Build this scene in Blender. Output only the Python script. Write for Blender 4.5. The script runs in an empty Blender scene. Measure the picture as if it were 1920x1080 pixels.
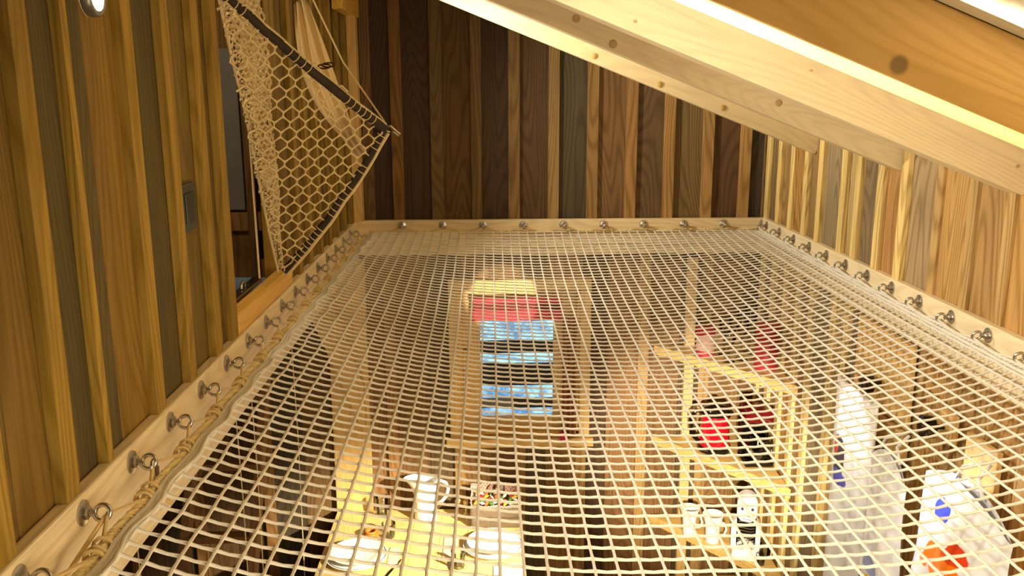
import bpy, math, random
from mathutils import Vector, Matrix
random.seed(7)
SC = bpy.context.scene
COL = SC.collection
PI = math.pi
ZO = 2.95            # height of the camera above the lower floor; everything below is written relative to the eye

# ------------------------------------------------------------------ camera
cam = bpy.data.cameras.new('camera'); cam.sensor_width = 36; cam.lens = 1675.8/1920*36; cam.clip_start = .02
co = bpy.data.objects.new('camera', cam); COL.objects.link(co)
p_, w_, r_ = .2197, .0238, -.0029
fwd = Vector((math.sin(w_)*math.cos(p_), math.cos(w_)*math.cos(p_), -math.sin(p_)))
rt = Vector((math.cos(w_), -math.sin(w_), 0)); up = rt.cross(fwd)
c_, s_ = math.cos(r_), math.sin(r_)
R_, U_ = c_*rt+s_*up, -s_*rt+c_*up
M = Matrix((( R_.x, U_.x, -fwd.x, 0), (R_.y, U_.y, -fwd.y, 0), (R_.z, U_.z, -fwd.z, 0), (0, 0, 0, 1)))
co.matrix_world = M
SC.camera = co
# ------------------------------------------------------------------ exposure, world
SC.view_settings.view_transform = 'Standard'; SC.view_settings.look = 'None'
SC.view_settings.gamma = 1; SC.view_settings.use_curve_mapping = False
SC.view_settings.exposure = 0.28
W = bpy.data.worlds.new('dusk_sky'); SC.world = W; W.use_nodes = True
W.node_tree.nodes['Background'].inputs[0].default_value = (.30, .58, 1, 1)
W.node_tree.nodes['Background'].inputs[1].default_value = 3.2
# ------------------------------------------------------------------ lamps' light, plus added fill
def light(name, kind, loc, energy, color, size=.03, target=None, angle=90, blend=.5):
    L = bpy.data.lights.new(name, kind); L.energy = energy; L.color = color
    if kind == 'SPOT':
        L.spot_size = math.radians(angle); L.spot_blend = blend; L.shadow_soft_size = size
    elif kind == 'POINT': L.shadow_soft_size = size
    else: L.size = size
    o = bpy.data.objects.new(name, L); COL.objects.link(o); o.location = loc
    if target is not None:
        o.rotation_euler = (Vector(target)-Vector(loc)).to_track_quat('-Z', 'Y').to_euler()
    return o
WARM = (1, .80, .50)
light('wall_spot_light', 'SPOT', (-.645, 1.615, .158), 92, (1, .92, .78), .02, (1.0, 1.72, -.24), 98, .8)
light('wall_spot_core', 'SPOT', (-.645, 1.612, .165), 2300, (1, .93, .82), .015, (.7, 1.545, .035), 19, 1)
light('wall_spot_light', 'SPOT', (-.645, 3.535, .225), 84, (1, .90, .72), .02, (1.0, 3.50, -.20), 116, .8)
light('wall_spot_core', 'SPOT', (-.645, 3.54, .228), 60, (1, .89, .70), .02, (.5, 3.80, .12), 44, 1)
light('alcove_fill', 'POINT', (-1.12, 2.35, .35), 9, (1, .80, .55), .05)  # fill added to lift the dark alcove panel, no fixture
# lights of the lower room: two black wall spots on the right, one unseen spot for the window's light pool, an added shelf spot and fill
light('lower_spot_light', 'SPOT', (1.24, 2.46, -.99), 900, (1, .87, .62), .02, (-.24, 3.93, -2.2), 29, .8)
light('lower_spot_light', 'SPOT', (.50, 1.45, -1.05), 560, (1, .87, .66), .03, (1.08, 4.2, -1.80), 28, .7)  # unseen spot added to light the corner shelves
light('lower_spot_light', 'SPOT', (.25, 2.6, -.98), 230, (1, .84, .55), .015, (.06, 4.42, -1.05), 11.5, .25)
light('lower_spot_light', 'SPOT', (1.18, 2.93, -1.02), 6, (1, .96, .92), .02, (1.29, 2.98, -1.30), 120, .9)
light('lower_spot_light', 'SPOT', (1.12, 2.46, -1.00), 8, (1, .96, .92), .02, (1.26, 2.22, -1.25), 120, .9)
light('lower_room_fill', 'AREA', (.3, .4, -1.0), 28, (1, .82, .55), 1.0, (.3, 3.5, -2.0))  # soft fill added for the lower room, no fixture
light('loft_fill', 'POINT', (.25, -.55, .25), .8, (1, .72, .38), .12)  # weak warm fill added behind the camera

# ------------------------------------------------------------------ materials
def lin(c):
    return tuple(((v/255)/12.92 if v/255 <= .04045 else ((v/255+.055)/1.055)**2.4) for v in c)
def nm(name):
    m = bpy.data.materials.new(name); m.use_nodes = True
    t = m.node_tree; return m, t, t.nodes, t.links, t.nodes['Principled BSDF']
def plain(name, rgb, rough=.5, metal=0, bump=0, bscale=200, var=.12, **kw):
    m, t, N, L, b = nm(name)
    b.inputs['Roughness'].default_value = rough; b.inputs['Metallic'].default_value = metal
    for k, v in kw.items(): b.inputs[k.replace('_', ' ')].default_value = v
    tc = N.new('ShaderNodeTexCoord'); no = N.new('ShaderNodeTexNoise'); no.inputs['Scale'].default_value = bscale*.25
    no.inputs['Detail'].default_value = 4
    L.new(tc.outputs['Object'], no.inputs['Vector'])
    mr = N.new('ShaderNodeMapRange'); mr.inputs['To Min'].default_value = 1-var; mr.inputs['To Max'].default_value = 1+var
    L.new(no.outputs['Fac'], mr.inputs['Value'])
    mx = N.new('ShaderNodeVectorMath'); mx.operation = 'SCALE'; mx.inputs[0].default_value = lin(rgb)
    L.new(mr.outputs[0], mx.inputs['Scale']); L.new(mx.outputs[0], b.inputs['Base Color'])
    if bump:
        n2 = N.new('ShaderNodeTexNoise'); n2.inputs['Scale'].default_value = bscale; L.new(tc.outputs['Object'], n2.inputs['Vector'])
        bp = N.new('ShaderNodeBump'); bp.inputs['Strength'].default_value = bump; bp.inputs['Distance'].default_value = .002
        L.new(n2.outputs['Fac'], bp.inputs['Height']); L.new(bp.outputs[0], b.inputs['Normal'])
    return m
def wood(name, axis='Z', rgb=None, rough=.62, ring=1.0, fibre=1.0, blotch=.5, contrast=1.0, knots=()):
    """board timber: tint and offset per board come from the mesh attributes"""
    m, t, N, L, b = nm(name)
    b.inputs['Roughness'].default_value = rough
    tc = N.new('ShaderNodeTexCoord')
    bid = N.new('ShaderNodeAttribute'); bid.attribute_name = 'bid'
    off = N.new('ShaderNodeVectorMath'); off.operation = 'SCALE'; L.new(bid.outputs['Color'], off.inputs[0]); off.inputs['Scale'].default_value = 37.
    ad = N.new('ShaderNodeVectorMath'); ad.operation = 'ADD'; L.new(tc.outputs['Object'], ad.inputs[0]); L.new(off.outputs[0], ad.inputs[1])
    def scaled(sx, sl):
        v = [sx]*3; v['XYZ'.index(axis)] = sl
        q = N.new('ShaderNodeVectorMath'); q.operation = 'MULTIPLY'; L.new(ad.outputs[0], q.inputs[0]); q.inputs[1].default_value = v
        return q.outputs[0]
    def noise(vec, detail=3, rgh=.5, sc=1.):
        n = N.new('ShaderNodeTexNoise'); n.inputs['Scale'].default_value = sc; n.inputs['Detail'].default_value = detail
        n.inputs['Roughness'].default_value = rgh; L.new(vec, n.inputs['Vector']); return n.outputs['Fac']
    def math_(op, a, bb=None, clamp=False):
        q = N.new('ShaderNodeMath'); q.operation = op; q.use_clamp = clamp
        for i, x in enumerate((a, bb)):
            if x is None: continue
            if isinstance(x, (int, float)): q.inputs[i].default_value = x
            else: L.new(x, q.inputs[i])
        return q.outputs[0]
    rn = noise(scaled(5.5, .75), 1.5, .35)
    rings = math_('SINE', math_('MULTIPLY', rn, 150.))
    rings = math_('MULTIPLY', math_('ADD', rings, 1.), .5)
    rings = math_('POWER', rings, 2.2)
    fib = noise(scaled(160, 5.), 3, .6)
    blo = noise(scaled(9, 1.6), 4, .6)
    f = math_('SUBTRACT', 1.0, math_('MULTIPLY', rings, .34*ring*contrast))
    f = math_('MULTIPLY', f, math_('ADD', 1-.35*fibre*contrast, math_('MULTIPLY', fib, .7*fibre*contrast)))
    f = math_('MULTIPLY', f, math_('ADD', 1-.5*blotch, math_('MULTIPLY', blo, blotch)))
    if rgb is None:
        ta = N.new('ShaderNodeAttribute'); ta.attribute_name = 'tint'; base = ta.outputs['Color']
    else:
        rg = N.new('ShaderNodeRGB'); rg.outputs[0].default_value = (*lin(rgb), 1); base = rg.outputs[0]
    for (kx, ky, kz, kr) in knots:      # natural knots, fixed in the timber
        ds = N.new('ShaderNodeVectorMath'); ds.operation = 'DISTANCE'; L.new(tc.outputs['Object'], ds.inputs[0]); ds.inputs[1].default_value = (kx, ky, kz)
        w = N.new('ShaderNodeMapRange'); w.inputs['From Min'].default_value = kr*.55; w.inputs['From Max'].default_value = kr
        w.inputs['To Min'].default_value = .42; w.inputs['To Max'].default_value = 1; w.interpolation_type = 'SMOOTHSTEP'
        L.new(ds.outputs['Value'], w.inputs['Value']); f = math_('MULTIPLY', f, w.outputs[0])
    sc = N.new('ShaderNodeVectorMath'); sc.operation = 'SCALE'; L.new(base, sc.inputs[0]); L.new(f, sc.inputs['Scale'])
    # darker late wood is also warmer
    hs = N.new('ShaderNodeHueSaturation'); L.new(sc.outputs[0], hs.inputs['Color'])
    L.new(math_('ADD', 1.0, math_('MULTIPLY', rings, .08*ring)), hs.inputs['Saturation'])
    L.new(hs.outputs[0], b.inputs['Base Color'])
    bp = N.new('ShaderNodeBump'); bp.inputs['Strength'].default_value = .35; bp.inputs['Distance'].default_value = .002
    L.new(math_('ADD', fib, math_('MULTIPLY', rings, -.5)), bp.inputs['Height']); L.new(bp.outputs[0], b.inputs['Normal'])
    return m
def glassy(name, rgb=(245, 247, 245), rough=.03):
    m = bpy.data.materials.new(name); m.use_nodes = True; t = m.node_tree; N = t.nodes; L = t.links
    N.remove(N['Principled BSDF']); out = N['Material Output']
    tr = N.new('ShaderNodeBsdfTransparent'); tr.inputs[0].default_value = (*lin(rgb), 1)
    gl = N.new('ShaderNodeBsdfGlossy'); gl.inputs['Roughness'].default_value = rough
    fr_ = N.new('ShaderNodeFresnel'); fr_.inputs['IOR'].default_value = 1.5
    mu = N.new('ShaderNodeMath'); mu.operation = 'MULTIPLY_ADD'; mu.inputs[1].default_value = 1.2; mu.inputs[2].default_value = .02; L.new(fr_.outputs[0], mu.inputs[0])
    mx = N.new('ShaderNodeMixShader'); L.new(mu.outputs[0], mx.inputs[0]); L.new(tr.outputs[0], mx.inputs[1]); L.new(gl.outputs[0], mx.inputs[2]); L.new(mx.outputs[0], out.inputs[0])
    return m
def emit(name, rgb, s):
    m, t, N, L, b = nm(name)
    b.inputs['Base Color'].default_value = (*rgb, 1)
    b.inputs['Emission Color'].default_value = (*rgb, 1); b.inputs['Emission Strength'].default_value = s
    return m
def twine(name, rgb, scale=900, rough=.85):
    m, t, N, L, b = nm(name); b.inputs['Roughness'].default_value = rough
    b.inputs['Sheen Weight'].default_value = .3
    tc = N.new('ShaderNodeTexCoord'); n = N.new('ShaderNodeTexNoise'); n.inputs['Scale'].default_value = scale; n.inputs['Detail'].default_value = 2
    L.new(tc.outputs['Object'], n.inputs['Vector'])
    mr = N.new('ShaderNodeMapRange'); mr.inputs['To Min'].default_value = .72; mr.inputs['To Max'].default_value = 1.18; L.new(n.outputs['Fac'], mr.inputs['Value'])
    v = N.new('ShaderNodeVectorMath'); v.operation = 'SCALE'; v.inputs[0].default_value = lin(rgb); L.new(mr.outputs[0], v.inputs['Scale'])
    L.new(v.outputs[0], b.inputs['Base Color'])
    bp = N.new('ShaderNodeBump'); bp.inputs['Strength'].default_value = .6; bp.inputs['Distance'].default_value = .001
    L.new(n.outputs['Fac'], bp.inputs['Height']); L.new(bp.outputs[0], b.inputs['Normal'])
    return m

M_wall = wood('reclaimed_boards_vertical', 'Z', None, .75, ring=1.0, blotch=.75)
M_beamY = wood('pale_beam_along', 'Y', (236, 218, 178), .55, ring=.35, fibre=.5, blotch=.25)
M_wallL = wood('reclaimed_boards_left', 'Z', None, .75, ring=.7, blotch=1.15, fibre=1.1)
M_beamX = wood('pale_beam_across', 'X', (230, 208, 162), .55, ring=.35, fibre=.5, blotch=.25)
M_raft = wood('pale_rafter_pine', 'X', (232, 212, 168), .5, ring=.22, fibre=.35, blotch=.25)
M_raftD = wood('dim_lit_rafter_pine', 'X', (184, 142, 74), .5, ring=.3, fibre=.35, blotch=.25, knots=((-.779, .0, .024, .020),))  # dim warm light on the nearest rafter is put into this darker tint
M_ceil = wood('pale_roof_boards', 'X', (205, 194, 160), .6, ring=.15, fibre=.25, blotch=.15)
M_pine = wood('yellow_pine', 'Y', (232, 184, 88), .45, ring=.35, fibre=.5, blotch=.3)
M_pineZ = wood('yellow_pine_upright', 'Z', (222, 184, 116), .5, ring=.35, fibre=.5, blotch=.3)
M_pineX = wood('yellow_pine_level', 'X', (226, 188, 112), .5, ring=.5, fibre=.5, blotch=.35)
M_table = wood('table_pine', 'Y', (232, 204, 132), .4, ring=.3, fibre=.4, blotch=.2)
M_stick = plain('dark_branch', (52, 40, 26), .8, bump=.8, bscale=120, var=.4)
M_net = twine('white_braid', (228, 222, 206), 700)
M_net2 = twine('cream_braid', (232, 208, 150), 900)
M_rope = twine('yellowed_rope', (232, 212, 150), 500)
M_cord = twine('lacing_cord', (216, 186, 120), 800)
M_steel = plain('galvanised_steel', (190, 186, 178), .28, 1.0, var=.1)
M_brass = plain('aged_brass', (190, 150, 80), .35, 1.0)
M_dark = plain('dark_grey_plastic', (58, 60, 54), .45)
M_black = plain('black_gloss', (14, 13, 12), .12)
M_china = plain('white_china', (245, 243, 236), .12, var=.02)
M_grey = plain('gap_shadow_grey', (120, 122, 120), .4)
M_glass = glassy('clear_glass')
M_red = plain('red_enamel', (190, 8, 34), .18, var=.03, Coat_Weight=.6)
M_redmat = plain('red_tin', (165, 34, 46), .4)
M_redcloth = plain('red_cloth', (214, 40, 74), .8, bump=.4, bscale=300)
M_chrome = plain('chrome', (225, 225, 222), .06, 1.0, var=.02)
M_white = plain('white_plastic', (242, 240, 232), .3, var=.03)
M_bag = plain('white_film', (240, 240, 244), .22, var=.04, bump=.5, bscale=26)
M_grey_panel = plain('grey_panel', (112, 108, 96), .6, var=.2, bscale=60)
M_fur = plain('grey_brown_felt', (110, 92, 70), .95, bump=1, bscale=260, var=.45)

# ------------------------------------------------------------------ mesh builder
WLOC = {}
class MB:
    def __init__(s): s.v = []; s.f = []; s.t = []; s.b = []; s.m = []
    def add(s, vs, fs, tint=(1, 1, 1), mi=0):
        n = len(s.v); s.v += [Vector(x) for x in vs]; bid = (random.random(), random.random(), random.random())
        for f in fs: s.f.append([i+n for i in f]); s.t.append(tint); s.b.append(bid); s.m.append(mi)
    def box(s, x0, x1, y0, y1, z0, z1, tint=(1, 1, 1), mi=0, jit=0):
        P = [(x, y, z) for z in (z0, z1) for y in (y0, y1) for x in (x0, x1)]
        if jit: P = [(a+random.uniform(-jit, jit), b+random.uniform(-jit, jit), c) for a, b, c in P]
        s.add(P, [(0, 2, 3, 1), (4, 5, 7, 6), (0, 1, 5, 4), (2, 6, 7, 3), (0, 4, 6, 2), (1, 3, 7, 5)], tint, mi)
    def prism(s, pts, d, tint=(1, 1, 1), mi=0):
        """pts: polygon; d: extrusion vector"""
        n = len(pts); d = Vector(d); P = [Vector(p) for p in pts]; vs = P+[p+d for p in P]
        fs = [tuple(range(n-1, -1, -1)), tuple(range(n, 2*n))]+[(i, (i+1) % n, (i+1) % n+n, i+n) for i in range(n)]
        s.add(vs, fs, tint, mi)
    def tube(s, pts, r, n=6, closed=False, cap=True, tint=(1, 1, 1), mi=0, flat=None):
        P = [Vector(p) for p in pts]; k = len(P); rs = r if isinstance(r, (list, tuple)) else [r]*k
        vs = []; prev = None
        for i, p in enumerate(P):
            a = P[(i-1) % k] if (closed or i > 0) else p; b = P[(i+1) % k] if (closed or i < k-1) else p
            d = (b-a)
            if d.length < 1e-9: d = Vector((0, 0, 1))
            d.normalize()
            if prev is None:
                u = d.orthogonal().normalized() if flat is None else (Vector(flat)-d*d.dot(Vector(flat))).normalized()
            else:
                u = prev-d*prev.dot(d)
                u = u.normalized() if u.length > 1e-6 else d.orthogonal().normalized()
            prev = u; w = d.cross(u)
            for j in range(n):
                q = 2*PI*j/n; vs.append(p+(u*math.cos(q)+w*math.sin(q))*rs[i])
        fs = []
        for i in range(k if closed else k-1):
            a, b = i*n, ((i+1) % k)*n
            for j in range(n): fs.append((a+j, a+(j+1) % n, b+(j+1) % n, b+j))
        if cap and not closed: fs += [tuple(range(n-1, -1, -1)), tuple((k-1)*n+j for j in range(n))]
        s.add(vs, fs, tint, mi)
    def lathe(s, prof, c=(0, 0, 0), n=28, ax='Z', tint=(1, 1, 1), mi=0, close=True):
        vs = []; c = Vector(c)
        for r, h in prof:
            for j in range(n):
                q = 2*PI*j/n; a, b = r*math.cos(q), r*math.sin(q)
                vs.append(c+Vector({'Z': (a, b, h), 'X': (h, a, b), 'Y': (b, h, a)}[ax]))
        fs = []
        for i in range(len(prof)-1):
            for j in range(n): fs.append((i*n+j, i*n+(j+1) % n, (i+1)*n+(j+1) % n, (i+1)*n+j))
        if close: fs += [tuple(range(n-1, -1, -1)), tuple((len(prof)-1)*n+j for j in range(n))]
        s.add(vs, fs, tint, mi)
    def grid(s, fn, nu, nv, tint=(1, 1, 1), mi=0):
        vs = [fn(i/nu, j/nv) for i in range(nu+1) for j in range(nv+1)]
        s.add(vs, [(i*(nv+1)+j, (i+1)*(nv+1)+j, (i+1)*(nv+1)+j+1, i*(nv+1)+j+1) for i in range(nu) for j in range(nv)], tint, mi)
    def build(s, name, mats, parent=None, smooth=False, bevel=0, origin=None, solid=0, rot=None, sub=0):
        if not isinstance(mats, (list, tuple)): mats = [mats]
        if parent is not None: org = WLOC[parent.name]
        elif origin is not None: org = Vector(origin)
        else:
            xs = [v.x for v in s.v]; ys = [v.y for v in s.v]; zs = [v.z for v in s.v]
            org = Vector(((min(xs)+max(xs))/2, (min(ys)+max(ys))/2, min(zs)))
        me = bpy.data.meshes.new(name); me.from_pydata([v-org for v in s.v], [], s.f)
        for m in mats: me.materials.append(m)
        tl = me.color_attributes.new('tint', 'FLOAT_COLOR', 'CORNER'); bl = me.color_attributes.new('bid', 'FLOAT_COLOR', 'CORNER')
        td = []; bd = []
        for p in me.polygons:
            p.material_index = s.m[p.index]; p.use_smooth = smooth
            for _ in range(p.loop_total): td += [*s.t[p.index], 1]; bd += [*s.b[p.index], 1]
        tl.data.foreach_set('color', td); bl.data.foreach_set('color', bd)
        if smooth and s.f:
            try: me.set_sharp_from_angle(angle=math.radians(50))
            except Exception: pass
        me.update()
        o = bpy.data.objects.new(name, me); COL.objects.link(o)
        if parent is not None: o.parent = parent; WLOC[o.name] = org
        else: o.location = org; WLOC[o.name] = org
        if solid:
            md = o.modifiers.new('thick', 'SOLIDIFY'); md.thickness = solid; md.offset = 0
        if bevel:
            md = o.modifiers.new('bevel', 'BEVEL'); md.width = bevel; md.segments = 2; md.limit_method = 'ANGLE'
        if sub:
            md = o.modifiers.new('sub', 'SUBSURF'); md.levels = sub; md.render_levels = sub
        return o
def tag(o, label=None, cat=None, group=None, kind=None):
    if label: o['label'] = label
    if cat: o['category'] = cat
    if group: o['group'] = group
    if kind: o['kind'] = kind
    return o
def thing(name, label, cat, loc, group=None, rz=0):
    o = bpy.data.objects.new(name, None); o.empty_display_size = .05; COL.objects.link(o); o.location = loc
    o.rotation_euler = (0, 0, rz); WLOC[o.name] = Vector(loc); return tag(o, label, cat, group)
def dup(root, loc, rz=0, label=None, scale=None):
    def rec(o, par):
        c = o.copy(); COL.objects.link(c)
        if par is not None: c.parent = par
        for ch in list(o.children): rec(ch, c)
        return c
    r = rec(root, None); r.location = loc; r.rotation_euler = (0, 0, rz)
    if scale: r.scale = scale
    if label: r['label'] = label
    return r
def arc(c, r, a0, a1, n, u=(1, 0, 0), w=(0, 0, 1)):
    c = Vector(c); u = Vector(u); w = Vector(w)
    return [c+u*r*math.cos(a0+(a1-a0)*i/n)+w*r*math.sin(a0+(a1-a0)*i/n) for i in range(n+1)]
ORD = ['', 'second ', 'third ', 'fourth ', 'fifth ', 'sixth ', 'seventh ', 'eighth ', 'ninth ', 'tenth ', 'eleventh ', 'twelfth ', 'thirteenth ', 'fourteenth ', 'fifteenth ', 'sixteenth ', 'seventeenth ', 'eighteenth ']

# ------------------------------------------------------------------ room shell
BROWN = [(104, 62, 30), (92, 62, 34), (84, 70, 44), (118, 74, 38), (78, 56, 34), (110, 84, 50)]
def tj(c, a=.12):
    k = 1+random.uniform(-a, a); r, g, b = lin(c); y = .5*r+.42*g+.08*b
    g = min(max(g, r*.46), r*.70); b = min(b, g*.52)
    return (k*(r*.84+y*.14), k*(g*.80+y*.14), k*(b*.76+y*.06))
XL, XR, YB = -.685, 1.385, 4.46
SL = math.tan(math.radians(21.7))
def ztop(x): return -.275-SL*(x-1.38)+.148      # underside of the roof boards

# back wall, upper part (boards and battens as in the photograph) and lower part with the window hole
wb = MB()
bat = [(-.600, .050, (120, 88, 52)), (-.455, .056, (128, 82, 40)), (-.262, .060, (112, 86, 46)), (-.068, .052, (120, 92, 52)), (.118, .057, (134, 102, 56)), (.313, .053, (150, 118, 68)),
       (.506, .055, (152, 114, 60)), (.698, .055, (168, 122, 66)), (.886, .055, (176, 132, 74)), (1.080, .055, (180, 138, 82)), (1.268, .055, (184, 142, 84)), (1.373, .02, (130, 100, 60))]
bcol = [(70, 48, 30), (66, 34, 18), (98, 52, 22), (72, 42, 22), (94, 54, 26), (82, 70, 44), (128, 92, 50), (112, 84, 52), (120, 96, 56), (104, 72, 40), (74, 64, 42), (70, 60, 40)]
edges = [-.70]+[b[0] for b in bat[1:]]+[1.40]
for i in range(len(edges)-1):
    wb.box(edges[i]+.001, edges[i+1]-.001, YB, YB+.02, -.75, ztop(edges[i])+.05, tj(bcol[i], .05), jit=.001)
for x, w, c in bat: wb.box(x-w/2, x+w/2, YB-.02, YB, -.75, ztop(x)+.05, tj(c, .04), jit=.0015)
WX0, WX1, WZ0, WZ1 = -.165, .455, -1.79, -1.0
lowc = [(122, 78, 42), (96, 74, 44), (150, 108, 58), (116, 70, 38), (110, 96, 62), (168, 124, 70), (88, 60, 34), (146, 96, 58)]
x = -1.95; i = 0
while x < 1.40:
    w = random.choice((.13, .16, .19)); x1 = min(x+w, 1.40)
    segs = [(-2.95, -.75)]
    if x1 > WX0-.002 and x < WX1+.002: segs = [(-2.95, WZ0), (WZ1, -.75)]
    c = tj(lowc[i % len(lowc)], .15)
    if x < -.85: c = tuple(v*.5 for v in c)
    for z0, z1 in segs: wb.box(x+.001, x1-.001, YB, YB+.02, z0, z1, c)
    # the strips either side of the window when a board straddles the hole edge
    if len(segs) == 2:
        if x < WX0: wb.box(x+.001, WX0, YB, YB+.02, WZ0, WZ1, c)
        if x1 > WX1: wb.box(WX1, x1-.001, YB, YB+.02, WZ0, WZ1, c)
    if i % 2 == 0 and not (WX0-.07 < x < WX1+.07):
        wb.box(x-.03, x+.025, YB-.02, YB, -2.95, -.75, tj((176, 138, 82) if x > .5 else (150, 104, 56), .12))
    elif i % 2 == 0: wb.box(x-.03, x+.025, YB-.02, YB, -2.95, WZ0-.06, tj((170, 128, 72), .12))
    x = x1; i += 1
wb.box(-2.0, WX0, YB+.02, YB+.10, -3.0, 1.0, (.05, .03, .02)); wb.box(WX1, 1.5, YB+.02, YB+.10, -3.0, 1.0, (.05, .03, .02))
wb.box(WX0, WX1, YB+.02, YB+.10, -3.0, WZ0, (.05, .03, .02)); wb.box(WX0, WX1, YB+.02, YB+.10, WZ1, 1.0, (.05, .03, .02))
tag(wb.build('wall_back', M_wall, bevel=.0012), kind='structure')

# right wall: wide reclaimed planks with battens, full height
wr = MB()
rb = [4.40, 4.22, 4.04, 3.86, 3.69, 3.44, 3.30, 3.11, 2.93, 2.70, 2.50, 2.315, 2.12, 1.92, 1.72, 1.52, 1.32, 1.12, .92, .72, .52, .32, .1, -.1, -.3, -.5, -.7, -.9, -1.1, -1.3, -1.5]
rc = [(120, 96, 58), (150, 112, 62), (160, 104, 52), (140, 106, 62), (136, 116, 88), (176, 146, 96), (128, 104, 84), (170, 116, 66), (160, 130, 92), (190, 140, 76), (166, 122, 66), (176, 128, 66), (198, 134, 56), (170, 116, 56)]
for i in range(len(rb)-1):
    wr.box(XR, XR+.02, rb[i+1]+.001, rb[i]-.001, -2.95, .05, tj(rc[i % len(rc)], .08), jit=.001)
    y = rb[i]
    if i in (9, 10, 11): continue
    wr.box(XR-.018, XR, y-.024, y+.024, -2.95, .05, tj((214, 180, 112) if i < 9 else (176, 132, 74), .07), jit=.001)
for y in (2.70, 2.50, 2.315): wr.box(XR-.010, XR, y-.012, y+.03, -2.95, .05, tj((178, 138, 82), .07))
wr.box(XR+.02, XR+.1, -1.6, 4.56, -3.0, .3, (.05, .03, .02))
wr.t = [(r*1.15, g*1.22, b*1.3) for r, g, b in wr.t]
tag(wr.build('wall_right', M_wall, bevel=.0012), kind='structure')

# left wall of the loft, with the opening y 2.34 .. 2.90
OY0, OY1 = 2.285, 2.90
wl = MB()
lb = [4.47, 4.30, 4.10, 3.90, 3.70, 3.50, 3.30, 3.10, 2.93]
lcol = [(150, 104, 48), (134, 98, 48), (112, 92, 50), (160, 108, 46), (124, 86, 40), (146, 104, 52)]
for i in range(len(lb)-1):
    wl.box(XL-.02, XL, lb[i+1]+.001, lb[i]-.001, -.75, .78, tj(lcol[i % 6], .1))
    if i: wl.box(XL, XL+.02, lb[i]-.024, lb[i]+.024, -.75, .78, tj((186, 136, 66), .06), jit=.001)
wl.box(XL-.02, XL+.018, OY1, 2.945, -.63, .78, tj((150, 92, 40)))
wl.box(XL-.055, XL-.021, OY1-.012, OY1-.001, -.63, .78, tj((190, 104, 40), .02))
nb = [(2.285, 2.15), (2.15, 2.0), (2.0, 1.80), (1.80, 1.575), (1.575, 1.40), (1.40, 1.20), (1.20, 1.0), (1.0, .8), (.8, .6), (.6, .4), (.4, .2), (.2, 0), (0, -.2), (-.2, -.5), (-.5, -.8), (-.8, -1.1), (-1.1, -1.5)]
nc = [(128, 92, 44), (140, 104, 52), (108, 92, 52), (164, 112, 46), (112, 98, 56), (150, 100, 44), (132, 90, 40)]
for i, (a, b) in enumerate(nb):
    wl.box(XL-.02, XL, b+.001, a-.001, -.75, .78, tj(nc[i % 7], .06), jit=.001)
for y, w in ((2.262, .05), (2.12, .048), (1.925, .046), (1.725, .048), (1.475, .02), (1.33, .046), (1.13, .05), (.93, .05), (.73, .05), (.53, .05), (.33, .05), (.1, .05), (-.2, .05), (-.5, .05), (-.8, .05), (-1.1, .05)):
    wl.box(XL, XL+.02, y-w/2, y+w/2, -.75, .78, tj((192, 140, 66), .05), jit=.001)
wl.box(XL-.10, XL-.02, -1.6, OY0, -.75, .8, (.05, .03, .02)); wl.box(XL-.054, XL-.02, OY1, 4.5, -.75, .8, (.05, .03, .02))
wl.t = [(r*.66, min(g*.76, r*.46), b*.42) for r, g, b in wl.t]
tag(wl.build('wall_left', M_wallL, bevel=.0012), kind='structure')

# alcove behind the opening
al = MB()
for k in range(8):
    y0 = 1.9+k*.2; al.box(-1.36, -1.34, y0+.001, y0+.199, -.7, .8, tj((120, 66, 30), .2))
for k in range(7):
    x0 = -1.34+k*.088; al.box(x0+.001, x0+.087, 3.38, 3.40, -.7, .8, tj((130, 70, 32), .2))
for zz in (-.52, -.70): al.box(-1.34, -.73, 3.355, 3.38, zz, zz+.07, tj((150, 84, 36), .1))
al.box(-.910, -.875, 3.348, 3.38, -.7, .8, tj((120, 60, 26), .1))
al.box(-1.36, -.786, 1.88, 1.90, -.7, .8, tj((90, 50, 24)))
al.box(-1.4, -1.36, 1.88, 3.44, -.7, .8, (.02, .01, .01)); al.box(-1.4, -.70, 1.88, 3.44, .78, .8, (.05, .03, .02))
tag(al.build('wall_alcove', M_wall), kind='structure')
g = MB(); g.box(-1.16, -.915, 3.345, 3.38, -.44, .145, mi=0)
tag(g.build('grey_panel', M_grey_panel, bevel=.003), 'weathered grey panel on the dark boards inside the wall opening', 'panel')

# lower room: left wall, front wall, loft underside, floor
ll = MB()
for k in range(30):
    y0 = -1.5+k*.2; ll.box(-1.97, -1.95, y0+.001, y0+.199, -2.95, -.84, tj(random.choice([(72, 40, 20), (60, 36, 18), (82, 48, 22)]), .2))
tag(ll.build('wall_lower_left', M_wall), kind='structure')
fw = MB(); fw.box(-2.0, 1.5, -1.6, -1.5, -3.0, 1.0, tj((150, 104, 50)))
tag(fw.build('wall_front', M_wall), kind='structure')
ls = MB(); ls.box(-1.97, XL-.0, -1.5, YB, -.84, -.75, tj((120, 76, 38)))
tag(ls.build('trim_loft_edge', M_wall), kind='structure')
fl = MB()
for k in range(28):
    x0 = -1.97+k*.12; fl.box(x0+.0008, x0+.1192, -1.5, YB, -2.97, -2.95, tj((140, 92, 50), .15))
tag(fl.build('floor', wood('floor_boards', 'Y', None, .4)), kind='structure')

# roof boards
cl = MB()
nbd = 26
for k in range(nbd):
    y0 = -1.5+k*6.0/nbd; y1 = y0+6.0/nbd-.002
    pts = [(-.80, y0, ztop(-.80)), (1.46, y0, ztop(1.46)), (1.46, y0, ztop(1.46)+.03), (-.80, y0, ztop(-.80)+.03)]
    cl.prism([pts[0], pts[3], pts[2], pts[1]], (0, y1-y0, 0), (1, 1, 1))
tag(cl.build('ceiling', M_ceil), kind='structure')

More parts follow.
